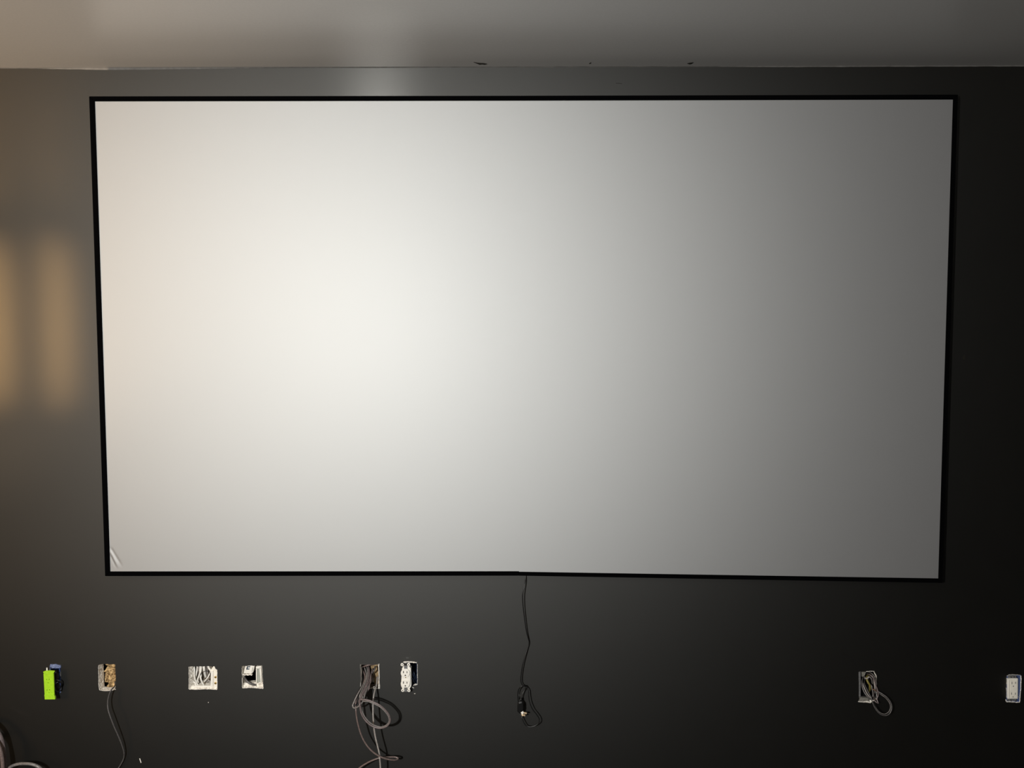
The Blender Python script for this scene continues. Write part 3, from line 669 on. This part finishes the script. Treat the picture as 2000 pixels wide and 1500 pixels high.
for pp, r_, mt, lb in (
    ([(1688,1318,-.05),(1684,1328,-.01),(1683.5,1338,.008),(1687,1350,.02),(1693,1359,.030),(1700,1366,.036)], .0026, 'greydark', 'dark grey cable hugging the metal lip of the tangled box'),
    ([(1690,1324,-.05),(1688,1334,-.004),(1693,1346,.02),(1698,1356,.034),(1702,1364,.044),(1705,1374,.048),(1711,1386,.050),(1719,1394.5,.050),(1729,1397.5,.048),(1737,1394,.046),(1741.4,1385,.044),(1741,1376,.040),(1737,1368,.036),(1730,1360,.030),(1721,1354,.022),(1713,1349,.010),(1706,1342,-.02)], .0020, 'greydark', 'dark grey cable looping out of the tangled box to one side'),
    ([(1684,1322,-.05),(1682.5,1332,-.008),(1684.6,1344,.008),(1690,1353,.016),(1696,1362,.022),(1703,1369,.036),(1709,1380,.044),(1717,1390.5,.046),(1727,1394.5,.046),(1735,1391,.044),(1739,1383,.040),(1737.6,1374,.036),(1731,1364.5,.030),(1722,1357.5,.022),(1711,1351,-.01)], .0014, 'grey', 'thin grey cable running along the dark grey loop of the tangled box'),
    ([(1700,1316,-.05),(1693,1322,-.012),(1694,1330,.004),(1698.5,1338,.008),(1699,1346,.002),(1696,1354,-.03)], .0038, 'yellow', 'dull yellow wire in the middle of the tangled box'),
    ([(1692,1316,-.04),(1698,1317.5,-.002),(1704,1322,.010),(1708,1330,.014),(1711,1340,.016),(1714.5,1350,.018),(1715,1358,.018),(1712.6,1365,.020),(1714.6,1371.5,.026),(1715,1373,.028),(1709.5,1370,.026),(1706,1363,.014),(1708,1352,-.02)], .0024, 'mauve', 'mauve grey cable bulging past the edge of the tangled box'),
    ([(1705,1314,-.05),(1706,1324,-.012),(1708,1336,.002),(1709,1348,.002),(1707,1360,-.03)], .0026, 'pale', 'pale cable standing upright at the edge of the tangled box'),
    ([(1686,1332,-.03),(1690,1344,.008),(1695,1354,.018),(1700,1362,.022),(1706,1363,.012),(1707,1354,-.03)], .0022, 'blackwire', 'black wire bent across the tangled box'),
    ([(1694,1312,-.04),(1700,1314,.0),(1706,1319,.012),(1710,1328,.014),(1711.5,1338,.012),(1710,1350,-.02)], .0022, 'greydark', 'dark grey wire curling over the upper edge of the tangled box'),
    ([(1683,1328,-.03),(1686,1338,.012),(1690,1348,.024),(1695,1357,.032),(1701,1364,.034),(1706,1366,.02),(1708,1358,-.02)], .0020, 'pale', 'thin pale wire slanting across the tangled box'),
    ([(1687,1321,-.03),(1693,1326,.0),(1697,1322,.004),(1702,1326,-.004),(1704,1336,-.03)], .0026, 'pale', 'pale wire kinked above the dull yellow wire'),
    ([(1694,1334,-.03),(1700,1338,.004),(1704,1348,.012),(1705,1358,.014),(1702,1366,.02)], .0022, 'grey', 'grey wire hanging beside the dull yellow wire'),
    ([(1699,1344,-.01),(1703,1346,.010),(1709,1348,.012),(1713,1350,.004)], .0016, 'copper', 'bare copper wire crossing the tangled box')):
    cable('tangled_wire', pp, r_, M[mt], lb, None, cat='wire')

# ------------------------------------------------------------------ flat-faced receptacle in its blue box
drywall_edge('decora', (0.8, 0.8, 0.8, 0.8), 0.010, [([(1994,1319.5),(1994.2,1330),(1993.6,1337)], 2.0), ([(1993.6,1337),(1993.6,1346),(1992.2,1360),(1991.4,1371)], 1.4), ([(1991,1371.4),(1984,1371.6),(1977,1370)], 1.6), ([(1974,1369.8),(1966,1371),(1964,1366)], 1.4), ([(1966.5,1320.5),(1971,1318),(1977,1317.6),(1985,1318),(1991,1318.6)], .8), ([(1965.2,1343),(1966.2,1352),(1966,1362)], .7)], 18)
ebox(1966.8, 1319.4, 1992.4, 1370.4, mat('cobalt_box_plastic', (0.10, 0.14, 0.30), 0.4, 0.5, 0.2, 80, 0.1), 'blue plastic box around the flat rectangular receptacle', yf=-.0005, yb=.07, group=None)
dr_ = thing('rectangular_receptacle', W(1980, 1367, 0.0), 'ivory receptacle with flat rectangular face set in a blue box', 'receptacle')
dd = .010
b = MB(); b.prism(polyxz([(1968,1325.6),(1988.4,1325.6),(1988,1365.2),(1969,1365.2)], dd-.004), -dd+.004, .02, bev=.001); b.build('body', M['white'], dr_)
b = MB(); b.prism(polyxz([(1972.8,1328),(1987.2,1328),(1986.6,1364),(1972.6,1364)], dd), -dd, -dd+.006, bev=.0008); face = b.build('face', M['ivory'], dr_)
b = MB(); b.prism(polyxz([(1972,1328.6),(1972.9,1328.6),(1972.7,1363.6),(1971.8,1363.6)], dd-.002), -dd+.0028, -dd+.005); b.build('groove', M['slot'], dr_)
for (x, y, w, h) in ((1976.6,1334,1.0,5.2),(1983.4,1333.6,1.0,4.2),(1979.2,1340.2,1.9,2.0),(1975.7,1354.6,1.0,4.6),(1983,1354.8,1.0,4.6),(1978.6,1361,1.6,1.8)):
    cx_, cz_ = xz(x, y, dd); MB().prism(rect(cx_, cz_, w*.0017, h*.0017), -dd-.0004, -dd+.001).build('slot', M['slot'], face)
b = MB(); b.prism(polyxz([(1969,1319),(1985,1319.4),(1986,1325.4),(1969,1325.6)], .003), -.002, .003); b.build('yoke_ear', M['steel'], dr_)
b = MB(); b.prism(polyxz([(1967,1365.4),(1985,1365.4),(1986,1369),(1967,1369)], .003), -.002, .003); b.build('yoke_ear', M['steel'], dr_)
for (x, y) in ((1975,1322.6),(1981,1322.2),(1984.4,1369.2),(1974.4,1367.4)):
    cx_, cz_ = xz(x, y, .003); MB().prism(circ(cx_, cz_, .0020, 10), -.0036, .0).build('screw', M['slot'], dr_)

# ------------------------------------------------------------------ heavy coil of cable leaning by the wall
cable('coiled_cable', [(-70,1440,.05),(-48,1412,.052),(-26,1410,.055),(-10,1422,.058),(0,1438,.060),(5.2,1456,.062),(8,1478,.064),(9,1502,.064),(4,1530,.06),(-14,1548,.05)], .0082, M['mauve'], 'thick mauve grey cable coil leaning on the wall, outer turn')
cable('coiled_cable', [(-66,1460,.075),(-44,1436,.077),(-24,1434,.08),(-10,1444,.084),(-1,1460,.088),(4,1480,.090),(5,1505,.090),(0,1530,.085)], .0066, M['rust'], 'brown cable tucked inside the thick mauve coil by the wall')
cable('coiled_cable', [(2,1520,.06),(12,1506,.06),(22,1497,.06),(34,1492.6,.06),(47,1491.4,.06),(60,1492.2,.06),(71,1495.6,.058),(80,1501.5,.056),(88,1512,.05),(92,1530,.04)], .0056, M['grey'], 'grey cable arching just above the floor beside the thick coil')

# ------------------------------------------------------------------ scraps on the wall
def scrap(name, pp, label, cat):
    b = MB(); b.prism(polyxz(pp, .0), -.0012, .0002, bev=.0003); o = b.build(name, M['paper']); tagged(o, label, cat)
scrap('plaster_sliver', [(272.2,1481.4),(273.8,1481),(276.4,1489.4),(275.2,1490.2)], 'white plaster sliver stuck low on the wall near the dark grey cable', 'plaster')
scrap('plaster_crumb', [(406.4,1371.2),(407.6,1370.9),(407.8,1372.4),(406.6,1372.6)], 'tiny white plaster crumb on the wall under the double-width hole', 'plaster')
scrap('plaster_crumb', [(808.6,1354.2),(811.4,1354),(811.2,1355),(809,1355.2)], 'tiny plaster crumb on the wall under the duplex receptacle', 'plaster')
